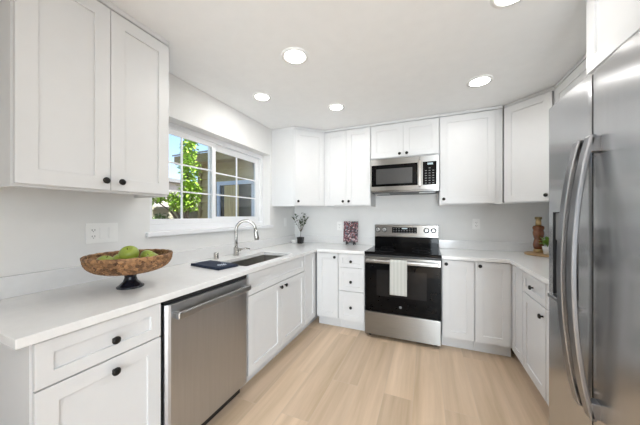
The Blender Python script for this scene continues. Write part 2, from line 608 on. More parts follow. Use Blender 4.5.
def right_unit(label, y0, y1, fronts, **k):
    c = (y0 + y1) / 2
    fr = [(kd, c - b, c - a, z0, z1, (c - kn[0], kn[1]) if kn else None) for kd, a, b, z0, z1, kn in fronts]
    return base_cabinet(label, (2.54, c, 0), -PI / 2, y1 - y0 - 0.001, fr, depth=0.629, **k)

right_unit('narrow white filler cabinet in the right inner corner facing the window', 2.591, 3.502, [
    ('door', 2.598, 2.852, 0.115, 0.872, None)])
right_unit('white base cabinet with a drawer over a door, facing the sink base', 2.172, 2.590, [
    ('drawer', 2.178, 2.584, 0.712, 0.872, (2.378, 0.789)), ('door', 2.178, 2.584, 0.115, 0.706, (2.212, 0.645))])
right_unit('white base cabinet with a drawer over a door, tucked against the refrigerator side', 1.640, 2.171, [
    ('drawer', 1.646, 2.165, 0.712, 0.872, (1.905, 0.789)), ('door', 1.646, 2.165, 0.115, 0.706, (1.685, 0.645))])

# worktops
ZT0, ZT1 = 0.880, 0.914
ZS = ZT1 + 0.0004            # things standing on the worktop
SX0, SX1, SY0, SY1 = 0.215, 0.56, 1.70, 2.42
xs = [0.001, SX0, SX1, 0.65, 1.217]
ys = [0.487, SY0, SY1, 2.853, 3.502]
wt = thing('worktop', 'white quartz worktop along the window wall and back to the range, with the sink cut-out', 'worktop', (0, 0, 0))
obj('slab', cells(xs, ys, lambda i, j: (i < 3 or j == 3) and not (i == 1 and j == 1), ZT0, ZT1, 'z'), QUARTZ, wt, 0.003)
bs = B()
bx(bs, 0.001, 0.021, 0.487, 3.502, ZT1, 1.016)
bx(bs, 0.021, 1.217, 3.482, 3.502, ZT1, 1.016)
obj('backsplash', bs, QUARTZ, wt, 0.002)
wt2 = thing('worktop', 'white quartz worktop in the right corner between the range and the refrigerator', 'worktop', (0, 0, 0))
obj('slab', cells([1.976, 2.52, 3.169], [1.64, 2.853, 3.502], lambda i, j: not (i == 0 and j == 0), ZT0, ZT1, 'z'), QUARTZ, wt2, 0.003)
bs = B()
bx(bs, 1.976, 3.149, 3.482, 3.502, ZT1, 1.016)
bx(bs, 3.149, 3.169, 1.64, 3.502, ZT1, 1.016)
obj('backsplash', bs, QUARTZ, wt2, 0.002)

# wall cabinets
ZU0, ZU1 = 1.435, 2.372
def upper_cabinet(label, loc, rz, w, depth, doors, z0=ZU0, z1=ZU1, side_front=True):
    t = thing('wall_cabinet', label, 'cabinet', loc, rz, 'wall cabinets')
    bm = B()
    bx(bm, -w / 2, w / 2, 0.021, depth, z0 + 0.008, ZC - 0.031)
    # recessed underside: lip along the front and the sides
    bx(bm, -w / 2, w / 2, 0.021, 0.040, z0 - 0.012, z0 + 0.008)
    bx(bm, -w / 2, -w / 2 + 0.016, 0.040, depth, z0 - 0.012, z0 + 0.008)
    bx(bm, w / 2 - 0.016, w / 2, 0.040, depth, z0 - 0.012, z0 + 0.008)
    obj('body', bm, CAB, t)
    cm = B()
    bx(cm, -w / 2, w / 2, 0.002, depth, ZC - 0.030, ZC - 0.001)
    obj('crown_moulding', cm, CAB, t, 0.004)
    for x0, x1, kn in doors:
        shaker('door', x0, x1, z0, z1, t, kn, st=0.066)
    return t

def upper_left(label, y0, y1, doors, **k):
    c = (y0 + y1) / 2
    return upper_cabinet(label, (0.33, c, 0), PI / 2, y1 - y0 - 0.001, 0.329, [(a - c, b - c, (kn[0] - c, kn[1]) if kn else None) for a, b, kn in doors], **k)
def upper_back(label, x0, x1, doors, **k):
    c = (x0 + x1) / 2
    return upper_cabinet(label, (c, 3.17, 0), 0, x1 - x0 - 0.001, 0.332, [(a - c, b - c, (kn[0] - c, kn[1]) if kn else None) for a, b, kn in doors], **k)
def upper_right(label, y0, y1, doors, X, **k):
    c = (y0 + y1) / 2
    return upper_cabinet(label, (X, c, 0), -PI / 2, y1 - y0 - 0.001, XR - X - 0.001, [(c - b, c - a, (c - kn[0], kn[1]) if kn else None) for a, b, kn in doors], **k)

upper_left('large white two-door wall cabinet left of the window, nearest the viewer', 0.576, 1.241, [
    (0.583, 0.9125, (0.886, 1.482)), (0.9155, 1.236, (0.958, 1.482))])
upper_back('white two-door wall cabinet left of the microwave', 0.614, 1.218, [
    (0.617, 0.909, (0.874, 1.483)), (0.912, 1.213, (0.949, 1.483))])
upper_back('short white two-door wall cabinet above the microwave', 1.219, 1.968, [
    (1.226, 1.592, (1.553, 2.018)), (1.595, 1.961, (1.631, 2.018))], z0=1.985)
upper_back('tall white one-door wall cabinet right of the microwave', 1.969, 2.546, [
    (1.976, 2.480, (2.010, 1.483))])
shallow = upper_right('shallow white wall cabinet on the right wall between the corner cabinet and refrigerator', 1.785, 2.878, [
    (1.792, 2.330, (2.29, 1.483)), (2.335, 2.870, (2.375, 1.483))], 2.84)
upper_right('deep white wall cabinet right above the refrigerator', 0.66, 1.784, [
    (0.668, 1.218, (1.19, 2.04)), (1.221, 1.776, (1.25, 2.04))], 2.56, z0=1.992)

def corner_cabinet(label, side):
    """diagonal corner wall cabinet; side -1 = left corner"""
    t = thing('corner_wall_cabinet', label, 'cabinet', (0 if side < 0 else XR, YB, 0), 0, 'wall cabinets')
    s = -side        # local x grows away from the side wall
    pts = [(0.001, -0.001), (0.001, -0.613), (0.32, -0.613), (0.6125, -0.3205), (0.6125, -0.001)]
    def P(p): return (s * p[0], p[1])
    bm = B()
    prism(bm, [P(p) for p in pts], ZU0 + 0.008, ZC - 0.031)
    lip = [(0.32, -0.613), (0.6125, -0.3205), (0.600, -0.308), (0.307, -0.600)]
    prism(bm, [P(p) for p in lip], ZU0 - 0.012, ZU0 + 0.008)
    prism(bm, [P(p) for p in ((0.001, -0.613), (0.32, -0.613), (0.307, -0.600), (0.001, -0.597))], ZU0 - 0.012, ZU0 + 0.008)
    obj('body', bm, CAB, t)
    bm = B()
    prism(bm, [P(p) for p in ((0.001, -0.001), (0.001, -0.614), (0.327, -0.614), (0.6128, -0.328), (0.6128, -0.001))], ZC - 0.030, ZC - 0.001)
    obj('crown_moulding', bm, CAB, t, 0.004)
    # door built flat, then turned onto the diagonal face
    d = shaker('door', -0.194, 0.194, ZU0, ZU1, t, (side * 0.158, 1.483), st=0.066)
    c = Vector((s * (0.32 + 0.6125) / 2, -(0.613 + 0.3205) / 2, 0))
    nrm = Vector((s, -1, 0)).normalized()
    d.location = c + nrm * 0.021
    d.rotation_euler = (0, 0, s * PI / 4)
    return t
corner_cabinet('white diagonal corner wall cabinet in the left corner by the window', -1)
corner_cabinet('white diagonal corner wall cabinet in the right corner beside the refrigerator', 1)

# ------------------------------------------------------------------ dishwasher
dw = thing('dishwasher', 'stainless steel dishwasher with a bar handle, left of the sink base', 'dishwasher', (0.63, 1.304, 0), PI / 2)
obj('body', box(-0.324, 0.324, 0.03, 0.60, 0.10, 0.874), BLACKP, dw)
bm = B()
H = 0.311
n = 12
pr = [(-H, 0.028), (-H, 0.002), (-H + 0.01, -0.010)]
for i in range(n + 1):
    x = -H + 0.02 + (2 * H - 0.04) * i / n
    pr.append((x, -0.016 - 0.004 * (1 - (x / H) ** 2)))
pr += [(H - 0.01, -0.010), (H, 0.002), (H, 0.028)]
prism(bm, pr, 0.106, 0.852)
obj('door', bm, STEEL_W, dw, 0.003)
obj('control_strip', box(-H, H, 0.0, 0.028, 0.853, 0.872), BLACKP, dw)
hd = B()
hp = []
bx(hd, -0.285, 0.285, -0.068, -0.048, 0.778, 0.815)
hnd = obj('handle', hd, STEEL_H, dw, 0.007, seg=3)
hb = B()
bx(hb, -0.285, -0.255, -0.049, -0.014, 0.782, 0.811)
bx(hb, 0.255, 0.285, -0.049, -0.014, 0.782, 0.811)
objs('handle_bracket', hb, STEEL_H, hnd, 0.004)
obj('toe_panel', box(-0.311, 0.311, 0.06, 0.075, 0.0, 0.100), BLACKP, dw)

# ------------------------------------------------------------------ sink, faucet, air gap
bm = B()
T = 0.003
x0, x1, y0, y1, zb = SX0 - 0.012, SX1 + 0.012, SY0 - 0.012, SY1 + 0.012, 0.68
bx(bm, x0, x1, y0, y1, zb - T, zb)
bx(bm, x0 - T, x0, y0 - T, y1 + T, zb - T, 0.8795)
bx(bm, x1, x1 + T, y0 - T, y1 + T, zb - T, 0.8795)
bx(bm, x0, x1, y0 - T, y0, zb - T, 0.8795)
bx(bm, x0, x1, y1, y1 + T, zb - T, 0.8795)
sk = thing('sink', 'undermount stainless steel sink basin sunk in the worktop under the window', 'sink', (0, 0, 0))
obj('basin', bm, SINKM, sk)
obj('drain', lathe(B(), [(0.045, zb), (0.045, zb + 0.003), (0.03, zb + 0.004), (0.028, zb + 0.001)], 24, (0.33, 2.06, 0)), CHROME, sk, smooth=False)

fa = thing('faucet', 'brushed nickel gooseneck faucet with pull-down spray head behind the sink', 'faucet', (0.125, 2.085, ZS))
obj('base', lathe(B(), [(0.030, 0), (0.030, 0.006), (0.025, 0.010), (0.024, 0.075), (0.019, 0.085)], 24), CHROME, fa, smooth=True)
pts = [(0, 0, 0.08), (0, 0, 0.15), (0, 0, 0.238)]
dx, dy = 0.86, 0.51
R = 0.092
for i in range(1, 15):
    a = PI * i / 15 * 1.06
    q = R * (1 - math.cos(a))
    pts.append((q * dx, q * dy, 0.248 + R * math.sin(a)))
obj('spout', tube(B(), pts, 0.0145, 14), CHROME, fa, smooth=True)
e = Vector(pts[-1]); e0 = Vector(pts[-2])
dv = (e - e0).normalized()
obj('spray_head', tube(B(), [e - dv * 0.002, e + dv * 0.015, e + dv * 0.03, e + dv * 0.085, e + dv * 0.10], [0.0155, 0.020, 0.021, 0.024, 0.022], 16), CHROME, fa, smooth=True)
lv = B()
tube(lv, [(0.012, 0.018, 0.055), (0.024, 0.036, 0.055)], 0.015, 14)
tube(lv, [(0.024, 0.036, 0.058), (0.06, 0.075, 0.066), (0.085, 0.10, 0.058)], [0.008, 0.008, 0.007], 10)
obj('lever', lv, CHROME, fa, smooth=True)
ag = thing('air_gap', 'small chrome air gap cap standing on the worktop left of the faucet', 'air gap', (0.095, 1.86, ZS))
obj('cap', lathe(B(), [(0.025, 0), (0.025, 0.003), (0.021, 0.005), (0.021, 0.052), (0.018, 0.058), (0.008, 0.060)], 22), CHROME, ag, smooth=True)
obj('vent_slot', box(0.0195, 0.022, -0.006, 0.006, 0.012, 0.035), SLOT, ag)

# ------------------------------------------------------------------ range
rg = thing('range', 'stainless steel electric range with black glass door and cooktop', 'stove', (1.596, 2.83, 0))
W = 0.376
bm = B()
bx(bm, -W, W, 0.03, 0.63, 0.03, 0.890)
obj('body', bm, BLACKP, rg)
bm = B()
for sx in (-0.33, 0.33):
    for yy in (0.08, 0.58):
        lathe(bm, [(0.016, 0), (0.016, 0.0295)], 12, (sx, yy, 0))
objs('foot', bm, BLACKP, rg)
obj('storage_drawer', box(-W + 0.004, W - 0.004, 0.0, 0.0295, 0.040, 0.280), STEEL, rg, 0.004)
dr = obj('oven_door', box(-W + 0.004, W - 0.004, 0.0, 0.0295, 0.288, 0.800), BLACKG, rg, 0.004)
obj('oven_window', box(-0.245, 0.245, -0.0008, 0.002, 0.46, 0.735), DARKW, dr)
obj('trim_strip', box(-W + 0.004, W - 0.004, -0.002, 0.0295, 0.801, 0.868), STEEL, dr, 0.003)
bm = lathe(B(), [(0.0135, 0), (0.0135, 0.0012)], 24, (-0.003, 0, 0.364), 'y')
bd = obj('badge', bm, LABEL, dr)
bm = B()
lathe(bm, [(0.0095, 0.001), (0.0095, 0.0016), (0.0108, 0.0016), (0.0108, 0.001)], 24, (-0.003, 0, 0.364), 'y', cap0=False, cap1=False)
tube(bm, [(-0.008, -0.0015, 0.367), (-0.011, -0.0015, 0.362), (-0.006, -0.0015, 0.359), (-0.004, -0.0015, 0.364)], 0.0008, 6)
tube(bm, [(0.004, -0.0015, 0.368), (-0.001, -0.0015, 0.366), (0.003, -0.0015, 0.364), (-0.001, -0.0015, 0.361), (0.005, -0.0015, 0.359)], 0.0008, 6)
obj('badge_mark', bm, SLOT, bd)
bm = B()
bx(bm, -0.352, 0.352, -0.056, -0.036, 0.822, 0.846)
hn = obj('handle', bm, STEEL_H, dr, 0.008, seg=3)
bm = B()
for sx in (-0.338, 0.338):
    bx(bm, sx - 0.014, sx + 0.014, -0.038, -0.002, 0.824, 0.844)
objs('handle_bracket', bm, STEEL_H, hn, 0.003)
ct = obj('cooktop', box(-W, W, -0.004, 0.594, 0.8905, 0.922), BLACKG, rg, 0.006)
bm = B()
for (cx_, cy_, r) in ((-0.19, 0.16, 0.11), (0.19, 0.16, 0.085), (-0.19, 0.42, 0.075), (0.19, 0.42, 0.105)):
    lathe(bm, [(r - 0.0016, 0.9222), (r - 0.0016, 0.9224), (r, 0.9224), (r, 0.9222)], 40, (cx_, cy_, 0), cap0=False, cap1=False)
objs('burner_ring', bm, GREYP, ct)
bg = B()
bx(bg, -W, W, 0.595, 0.630, 0.8905, 1.036)
obj('back_guard', bg, BLACKG, rg, 0.003)
cp = obj('control_panel', box(-W, W, 0.590, 0.635, 1.0365, 1.190), STEEL, rg, 0.006)
obj('display', box(-0.158, 0.135, 0.587, 0.592, 1.088, 1.160), BLACKG, cp)
bm = B()
for i in range(9):
    for j in range(3):
        if 3 <= i <= 5 and j == 2:
            continue
        x = -0.145 + i * 0.0315
        z = 1.096 + j * 0.021
        bx(bm, x, x + 0.016, 0.5862, 0.588, z, z + 0.006)
obj('key_print', bm, LABEL, cp)
obj('clock', box(-0.040, 0.025, 0.5862, 0.588, 1.138, 1.152), DISPLAY, cp)
for kx in (-0.335, -0.253, 0.243, 0.320):
    kb = lathe(B(), [(0.027, 0), (0.027, 0.004), (0.021, 0.006), (0.019, 0.028), (0.015, 0.031)], 24, (kx, 0.590, 1.126), 'y')
    kn = obj('knob', kb, STEEL_H, cp)
    obj('knob_collar', lathe(B(), [(0.033, 0), (0.033, 0.0025), (0.030, 0.003)], 28, (kx, 0.590, 1.126), 'y'), BLACKP, kn)
    obj('pointer', box(kx - 0.0025, kx + 0.0025, 0.5585, 0.5605, 1.126, 1.144), SLOT, kn)

# towel on the oven handle
def cloth_strip(path, x0, x1, th, nx=16, wob=0.004):
    """sheet following path (y,z) across x0..x1, solid thickness th"""
    bm = B()
    n = len(path)
    top, bot = [], []
    for k, (y, z) in enumerate(path):
        a = Vector(path[min(k + 1, n - 1)]) - Vector(path[max(k - 1, 0)])
        nn = Vector((a.y, -a.x)).normalized() * th / 2
        rt, rb = [], []
        for i in range(nx + 1):
            u = i / nx
            x = x0 + (x1 - x0) * u
            w = wob * math.sin(u * 9 + k * 0.25) * (abs(k - n * 0.3) / n)
            rt.append(bm.verts.new((x, y + nn.x + w, z + nn.y)))
            rb.append(bm.verts.new((x, y - nn.x + w, z - nn.y)))
        top.append(rt); bot.append(rb)
    for k in range(n - 1):
        for i in range(nx):
            bm.faces.new([top[k][i], top[k][i + 1], top[k + 1][i + 1], top[k + 1][i]])
            bm.faces.new([bot[k][i], bot[k + 1][i], bot[k + 1][i + 1], bot[k][i + 1]])
        bm.faces.new([top[k][0], top[k + 1][0], bot[k + 1][0], bot[k][0]])
        bm.faces.new([top[k][nx], bot[k][nx], bot[k + 1][nx], top[k + 1][nx]])
    for k in (0, n - 1):
        for i in range(nx):
            bm.faces.new([top[k][i], bot[k][i], bot[k][i + 1], top[k][i + 1]])
    return bm
yf, ybk = -0.062, -0.030
path = [(ybk, z) for z in (0.66, 0.70, 0.74, 0.78, 0.82)] + [(ybk - 0.002, 0.842), (-0.036, 0.852), (-0.046, 0.8545), (-0.056, 0.852), (-0.0615, 0.842)]
path += [(yf - 0.002 * k / 20, 0.82 - k * 0.0176) for k in range(19)]
tw = obj('dish_towel', cloth_strip([(p[0] + 2.83, p[1]) for p in path], 1.495, 1.660, 0.006), TOWEL, None, smooth=True)
tag(tw, 'light grey dish towel hanging over the oven door handle', 'towel')

# ------------------------------------------------------------------ microwave
mw = thing('microwave', 'stainless over-the-range microwave hung under the short wall cabinet', 'microwave', (1.596, 3.10, 0))
W = 0.3675
obj('body', box(-W, W, 0.016, 0.400, 1.572, 1.962), STEEL, mw, 0.003)
md = B()
us = [-W, -0.345, 0.155, 0.168]
dr = obj('door', box(-W, 0.170, 0.0, 0.0155, 1.590, 1.960), STEEL, mw, 0.004)
gl = obj('door_glass', box(-0.352, 0.154, -0.0015, 0.003, 1.640, 1.888), BLACKG, dr)
obj('door_window', box(-0.298, 0.098, -0.0022, 0.001, 1.668, 1.842), MESHW, gl)
bm = B()
bx(bm, 0.162, 0.192, -0.040, -0.024, 1.622, 1.905)
hn = obj('handle', bm, CHROME, dr, 0.006, seg=3)
bm = B()
bx(bm, 0.164, 0.1695, -0.026, 0.004, 1.632, 1.655)
bx(bm, 0.164, 0.1695, -0.026, 0.004, 1.872, 1.895)
objs('handle_bracket', bm, CHROME, hn, 0.002)
pn = obj('control_panel', box(0.1715, W, 0.0, 0.0155, 1.590, 1.960), STEEL, mw, 0.004)
kp = obj('keypad', box(0.205, 0.342, -0.0015, 0.003, 1.640, 1.890), BLACKG, pn)
bm = B()
for j in range(7):
    for i in range(3):
        x = 0.228 + i * 0.036
        z = 1.654 + j * 0.027
        if j == 6 and i != 1:
            continue
        bx(bm, x, x + 0.018, -0.0022, 0.0, z, z + 0.007)
obj('key_print', bm, LABEL, kp)
obj('display', box(0.252, 0.306, -0.0022, 0.0, 1.856, 1.876), DISPLAY, kp)
bm = B()
bx(bm, -0.352, 0.352, 0.03, 0.38, 1.566, 1.5715)
vt = obj('underside', bm, BLACKP, mw)
bm = B()
for sx in (-0.25, 0.25):
    bx(bm, sx - 0.085, sx + 0.085, 0.06, 0.20, 1.5635, 1.5665)
objs('filter', bm, STEEL_H, vt)
bm = B()
for k in range(4):
    bx(bm, -W + 0.01, W - 0.01, 0.002, 0.0155, 1.573 + k * 0.004, 1.575 + k * 0.004)
obj('vent_grille', bm, STEEL, mw)

# ------------------------------------------------------------------ refrigerator
fr = thing('refrigerator', 'tall stainless steel side-by-side refrigerator with a dispenser and two bowed handles', 'refrigerator', (0, 0, 0))
obj('body', box(2.40, 3.12, 0.695, 1.564, 0.03, 1.755), GREYP, fr, 0.004)
bm = B()
for xx in (2.46, 3.06):
    for yy in (0.76, 1.54):
        lathe(bm, [(0.02, 0), (0.02, 0.029)], 12, (xx, yy, 0))
objs('foot', bm, BLACKP, fr)
obj('toe_grille', box(2.392, 2.3995, 0.70, 1.60, 0.025, 0.075), BLACKP, fr)
def fx(y, a, b):
    t = (y - (a + b) / 2) / ((b - a) / 2)
    e = max(0.0, (abs(t) - 0.965) / 0.035)
    return 2.336 + 0.005 * t * t + 0.003 * e * e
def door_bm(a, b, z0, z1, cav=None, nseg=36):
    ysam = [a + (b - a) * i / nseg for i in range(nseg + 1)]
    if cav:
        ysam = sorted([q for q in ysam if min(abs(q - cav[0]), abs(q - cav[1])) > 0.003] + [cav[0], cav[1]])
    zs = [z0, z1] if not cav else [z0, cav[2], cav[3], z1]
    bm = B()
    XB = 2.3985
    fv = [[bm.verts.new((fx(y, a, b), y, z)) for z in zs] for y in ysam]
    bv = [[bm.verts.new((XB, y, z)) for z in (z0, z1)] for y in ysam]
    n = len(ysam)
    def incav(i, j): return cav and j == 1 and ysam[i] >= cav[0] - 1e-6 and ysam[i + 1] <= cav[1] + 1e-6
    for i in range(n - 1):
        for j in range(len(zs) - 1):
            if not incav(i, j):
                bm.faces.new([fv[i][j], fv[i + 1][j], fv[i + 1][j + 1], fv[i][j + 1]])
        bm.faces.new([bv[i][0], bv[i][1], bv[i + 1][1], bv[i + 1][0]])
        bm.faces.new([fv[i][0], bv[i][0], bv[i + 1][0], fv[i + 1][0]])
        bm.faces.new([fv[i][-1], fv[i + 1][-1], bv[i + 1][1], bv[i][1]])
    for i in (0, n - 1):
        bm.faces.new([bv[i][0], bv[i][1]] + [fv[i][j] for j in range(len(zs) - 1, -1, -1)])
    if cav:
        xd = 2.388
        i0 = ysam.index(cav[0]); i1 = ysam.index(cav[1])
        dv = {i: [bm.verts.new((xd, ysam[i], z)) for z in (cav[2], cav[3])] for i in range(i0, i1 + 1)}
        for i in range(i0, i1):
            bm.faces.new([dv[i][0], dv[i + 1][0], dv[i + 1][1], dv[i][1]]).material_index = 1
            bm.faces.new([fv[i][1], fv[i + 1][1], dv[i + 1][0], dv[i][0]]).material_index = 1
            bm.faces.new([fv[i][2], dv[i][1], dv[i + 1][1], fv[i + 1][2]]).material_index = 1
        for i in (i0, i1):
            bm.faces.new([fv[i][1], dv[i][0], dv[i][1], fv[i][2]]).material_index = 1
    bmesh.ops.recalc_face_normals(bm, faces=bm.faces)
    bmesh.ops.split_edges(bm, edges=[e for e in bm.edges if len(e.link_faces) == 2 and e.calc_face_angle(0) > 0.5])
    return bm
GAP = 1.246
FD = obj('freezer_door', door_bm(GAP + 0.004, 1.568, 0.085, 1.775, (1.315, 1.515, 0.955, 1.318)), [STEEL_V, BLACKP], fr, recalc=False)
RD = obj('fresh_food_door', door_bm(0.692, GAP - 0.004, 0.085, 1.775), [STEEL_V], fr, recalc=False)
for o in (FD, RD):
    for p in o.data.polygons:
        p.use_smooth = abs(p.normal.x) > 0.5 and p.material_index == 0
# dispenser: control face in the top of the recess, tray at its foot
xd = 2.345
obj('dispenser_panel', box(xd, 2.386, 1.318, 1.512, 1.20, 1.315), GREYP, FD, 0.004)
obj('dispenser_tray', box(2.318, 2.386, 1.318, 1.512, 0.957, 0.972), STEEL_H, FD, 0.003)
bm = B()
bx(bm, 2.360, 2.375, 1.36, 1.39, 1.08, 1.199)
bx(bm, 2.360, 2.375, 1.44, 1.47, 1.08, 1.199)
objs('dispenser_paddle', bm, BLACKP, FD, 0.003)
def bowed(yc, w=0.036, th=0.016):
    bm = B()
    zs = [0.655 + (1.56 - 0.655) * i / 28 for i in range(29)]
    rows = []
    for z in zs:
        t = (z - 1.1075) / 0.4525
        x = 2.268 + 0.042 * t * t + 0.006 * t ** 6
        rows.append([bm.verts.new(p) for p in ((x, yc - w / 2, z), (x, yc + w / 2, z), (x + th, yc + w / 2, z), (x + th, yc - w / 2, z))])
    for a, b in zip(rows, rows[1:]):
        for k in range(4):
            bm.faces.new([a[k], a[(k + 1) % 4], b[(k + 1) % 4], b[k]])
    bm.faces.new(rows[0]); bm.faces.new(rows[-1])
    return bm
for door, yc in ((FD, GAP + 0.034), (RD, GAP - 0.036)):
    hn = obj('handle', bowed(yc), STEEL_D, door, 0.004)
    bm = B()
    for z0 in (0.662, 1.505):
        bx(bm, 2.316, 2.352, yc - 0.018, yc + 0.018, z0, z0 + 0.05)
    objs('handle_mount', bm, STEEL_D, hn, 0.003)

# ------------------------------------------------------------------ outlets and switches
def wall_plate(label, loc, rz, gangs, name):
    """local: x across, -y out of the wall"""
    n = len(gangs)
    w = 0.072 + 0.048 * (n - 1)
    t = thing(name, label, 'outlet' if 'outlet' in name else 'switch', loc, rz)
    obj('cover_plate', box(-w / 2, w / 2, -0.006, -0.0005, -0.06, 0.06), PLATE, t, 0.002)
    for i, g in enumerate(gangs):
        x = (i - (n - 1) / 2) * 0.048
        if g == 'o':
            obj('receptacle', box(x - 0.0165, x + 0.0165, -0.0085, -0.006, -0.034, 0.034), PLATE, t, 0.001)
            bm = B()
            for dz in (-0.019, 0.019):
                bx(bm, x - 0.008, x - 0.0055, -0.0092, -0.0084, dz - 0.004, dz + 0.006)
                bx(bm, x + 0.0055, x + 0.008, -0.0092, -0.0084, dz - 0.004, dz + 0.006)
                bx(bm, x - 0.002, x + 0.002, -0.0092, -0.0084, dz - 0.011, dz - 0.007)
            objs('socket_slot', bm, SLOT, t)
        else:
            obj('rocker_switch', box(x - 0.0165, x + 0.0165, -0.0100, -0.006, -0.034, 0.034), PLATE, t, 0.0015)
    return t
wall_plate('white three-gang plate with one outlet and two rocker switches above the fruit bowl', (0.0, 1.04, 1.198), PI / 2, 'oss', 'switch_plate')
wall_plate('white outlet plate on the back wall half behind the patterned board', (0.715, YB, 1.16), 0, 'o', 'wall_outlet')
wall_plate('white outlet plate on the back wall right of the range', (2.365, YB, 1.207), 0, 'o', 'wall_outlet')
wall_plate('white switch plate on the window wall near the back corner', (0.0, 3.22, 1.215), PI / 2, 's', 'switch_plate')

# ------------------------------------------------------------------ recessed ceiling lights
def can_light(label, x, y, r=0.072, w=CAN_W):
    t = thing('recessed_light', label, 'ceiling light', (x, y, ZC), 0, 'recessed ceiling lights')
    obj('trim_ring', lathe(B(), [(r + 0.022, -0.0005), (r + 0.022, -0.004), (r + 0.004, -0.008), (r, -0.006), (r, -0.0005)], 36, cap0=False, cap1=False), PLATE, t, smooth=True)
    obj('lens', lathe(B(), [(r, -0.001), (r, -0.005)], 36), LENS, t)
    add_light('lamp', 'AREA', (0, 0, -0.010), (0, 0, 0), w, (1.0, 0.985, 0.955), 2 * r, None, t)
can_light('round recessed ceiling light nearest the left wall cabinet', 0.995, 1.68)
can_light('round recessed ceiling light in front of the window over the sink', 0.425, 2.09, 0.062)
can_light('round recessed ceiling light over the floor in front of the left corner cabinets', 0.992, 2.57, 0.062)
can_light('round recessed ceiling light in front of the tall cabinet right of the microwave', 2.243, 2.56)
can_light('round recessed ceiling light at the top edge, nearest the refrigerator', 2.232, 1.655, w=1.5)

for nm, lx, ly in (('added unseen ceiling fill light close behind the viewer, window side', 0.995, -0.5), ('added unseen ceiling fill light close behind the viewer, refrigerator side', 2.24, -0.5),
                   ('added unseen ceiling fill light toward the rear wall, window side', 0.995, -1.9), ('added unseen ceiling fill light toward the rear wall, refrigerator side', 2.24, -1.9)):
    can_light(nm, lx, ly, w=2.6)  # extra lamps added out of view as fill

# ------------------------------------------------------------------ fruit bowl and apples
BX, BY = 0.345, 1.0
bw = thing('pedestal_bowl', 'wide brown wicker bowl on a dark pedestal foot, on the worktop below the outlet', 'bowl', (BX, BY, ZS))
obj('pedestal', lathe(B(), [(0.062, 0), (0.063, 0.006), (0.052, 0.014), (0.034, 0.034), (0.027, 0.055), (0.030, 0.072), (0.045, 0.080)], 36), NAVY, bw, smooth=True)
bm = B()
RO = 0.196
ROWS = 26
NT = 144
outer = []
def bowl_pt(u):   # u 0..1 from centre bottom to rim
    r = 0.035 + (RO - 0.035) * math.sin(u * PI / 2) ** 0.9
    h = 0.080 + 0.092 * (u ** 2.2)
    return r, h
rings = []
for side in (0, 1):
    for k in range(ROWS + 1):
        kk = k if side == 0 else ROWS - k
        u = kk / ROWS
        r, h = bowl_pt(u)
        if side:
            r -= 0.008
            h += 0.007 if kk < ROWS else 0.003
        ring_ = []
        for i in range(NT):
            a = 2 * PI * i / NT
            d = 0.0032 * math.sin(a * 48 + (PI if kk % 2 else 0)) + (0.0018 if kk % 2 else 0)
            if kk >= ROWS - 1:
                d = 0.004
            rr = r + (d if side == 0 else -d * 0.6)
            ring_.append(bm.verts.new((rr * math.cos(a), rr * math.sin(a), h)))
        rings.append(ring_)
for a, b in zip(rings, rings[1:]):
    for i in range(NT):
        bm.faces.new([a[i], a[(i + 1) % NT], b[(i + 1) % NT], b[i]])
bm.faces.new(rings[0][::-1]); bm.faces.new(rings[-1])
obj('woven_bowl', bm, WICKER, bw, smooth=False)
rm = B()
pts = [((RO - 0.002) * math.cos(2 * PI * i / 72), (RO - 0.002) * math.sin(2 * PI * i / 72), 0.174 + 0.0015 * math.sin(i * 2.1)) for i in range(73)]
tube(rm, pts, 0.0075, 10, cap=False)
obj('rim', rm, WICKER, bw, smooth=True)

def make_apple(label, loc, r, tilt):
    t = thing('apple', label, 'apple', loc, 0, 'green apples in the bowl')
    t.rotation_euler = tilt
    prof = []
    for k in range(1, 16):
        a = -PI / 2 + PI * k / 16
        rr = r * math.cos(a) * (1.02 + 0.06 * math.sin(a))
        z = r * 0.92 * math.sin(a)
        if a > PI * 0.3:
            z -= r * 0.35 * ((a - PI * 0.3) / (PI * 0.2)) ** 2
        if a < -PI * 0.36:
            z += r * 0.10
        prof.append((rr, z))
    obj('skin', lathe(B(), prof, 28), APPLE, t, smooth=True)
    obj('stem', tube(B(), [(0, 0, r * 0.50), (0.001, 0, r * 0.80), (0.004, 0.001, r * 1.02)], [0.0018, 0.0015, 0.002], 8), STEM, t, smooth=True)
zb = ZS + 0.0
make_apple('green apple on top of the pile, its stem hollow turned to the viewer', (BX + 0.008, BY - 0.012, zb + 0.182), 0.045, (0.5, 0.45, 0))
make_apple('green apple lying lowest at the left side of the wicker bowl', (BX - 0.035, BY - 0.100, zb + 0.145), 0.040, (0.3, 0.2, 1))
make_apple('green apple at the right end of the pile, behind the top apple', (BX - 0.020, BY + 0.108, zb + 0.148), 0.041, (-0.5, 0.3, 0.4))
make_apple('green apple low at the front of the bowl under the top apple', (BX + 0.074, BY - 0.020, zb + 0.132), 0.037, (0.2, 0.7, 0))
make_apple('green apple at the front right of the bowl, half below the rim', (BX + 0.066, BY + 0.072, zb + 0.140), 0.040, (0.4, -0.4, 0))
make_apple('green apple at the back of the bowl against the wall side', (BX - 0.085, BY + 0.0, zb + 0.139), 0.040, (0.1, 0.4, 0))

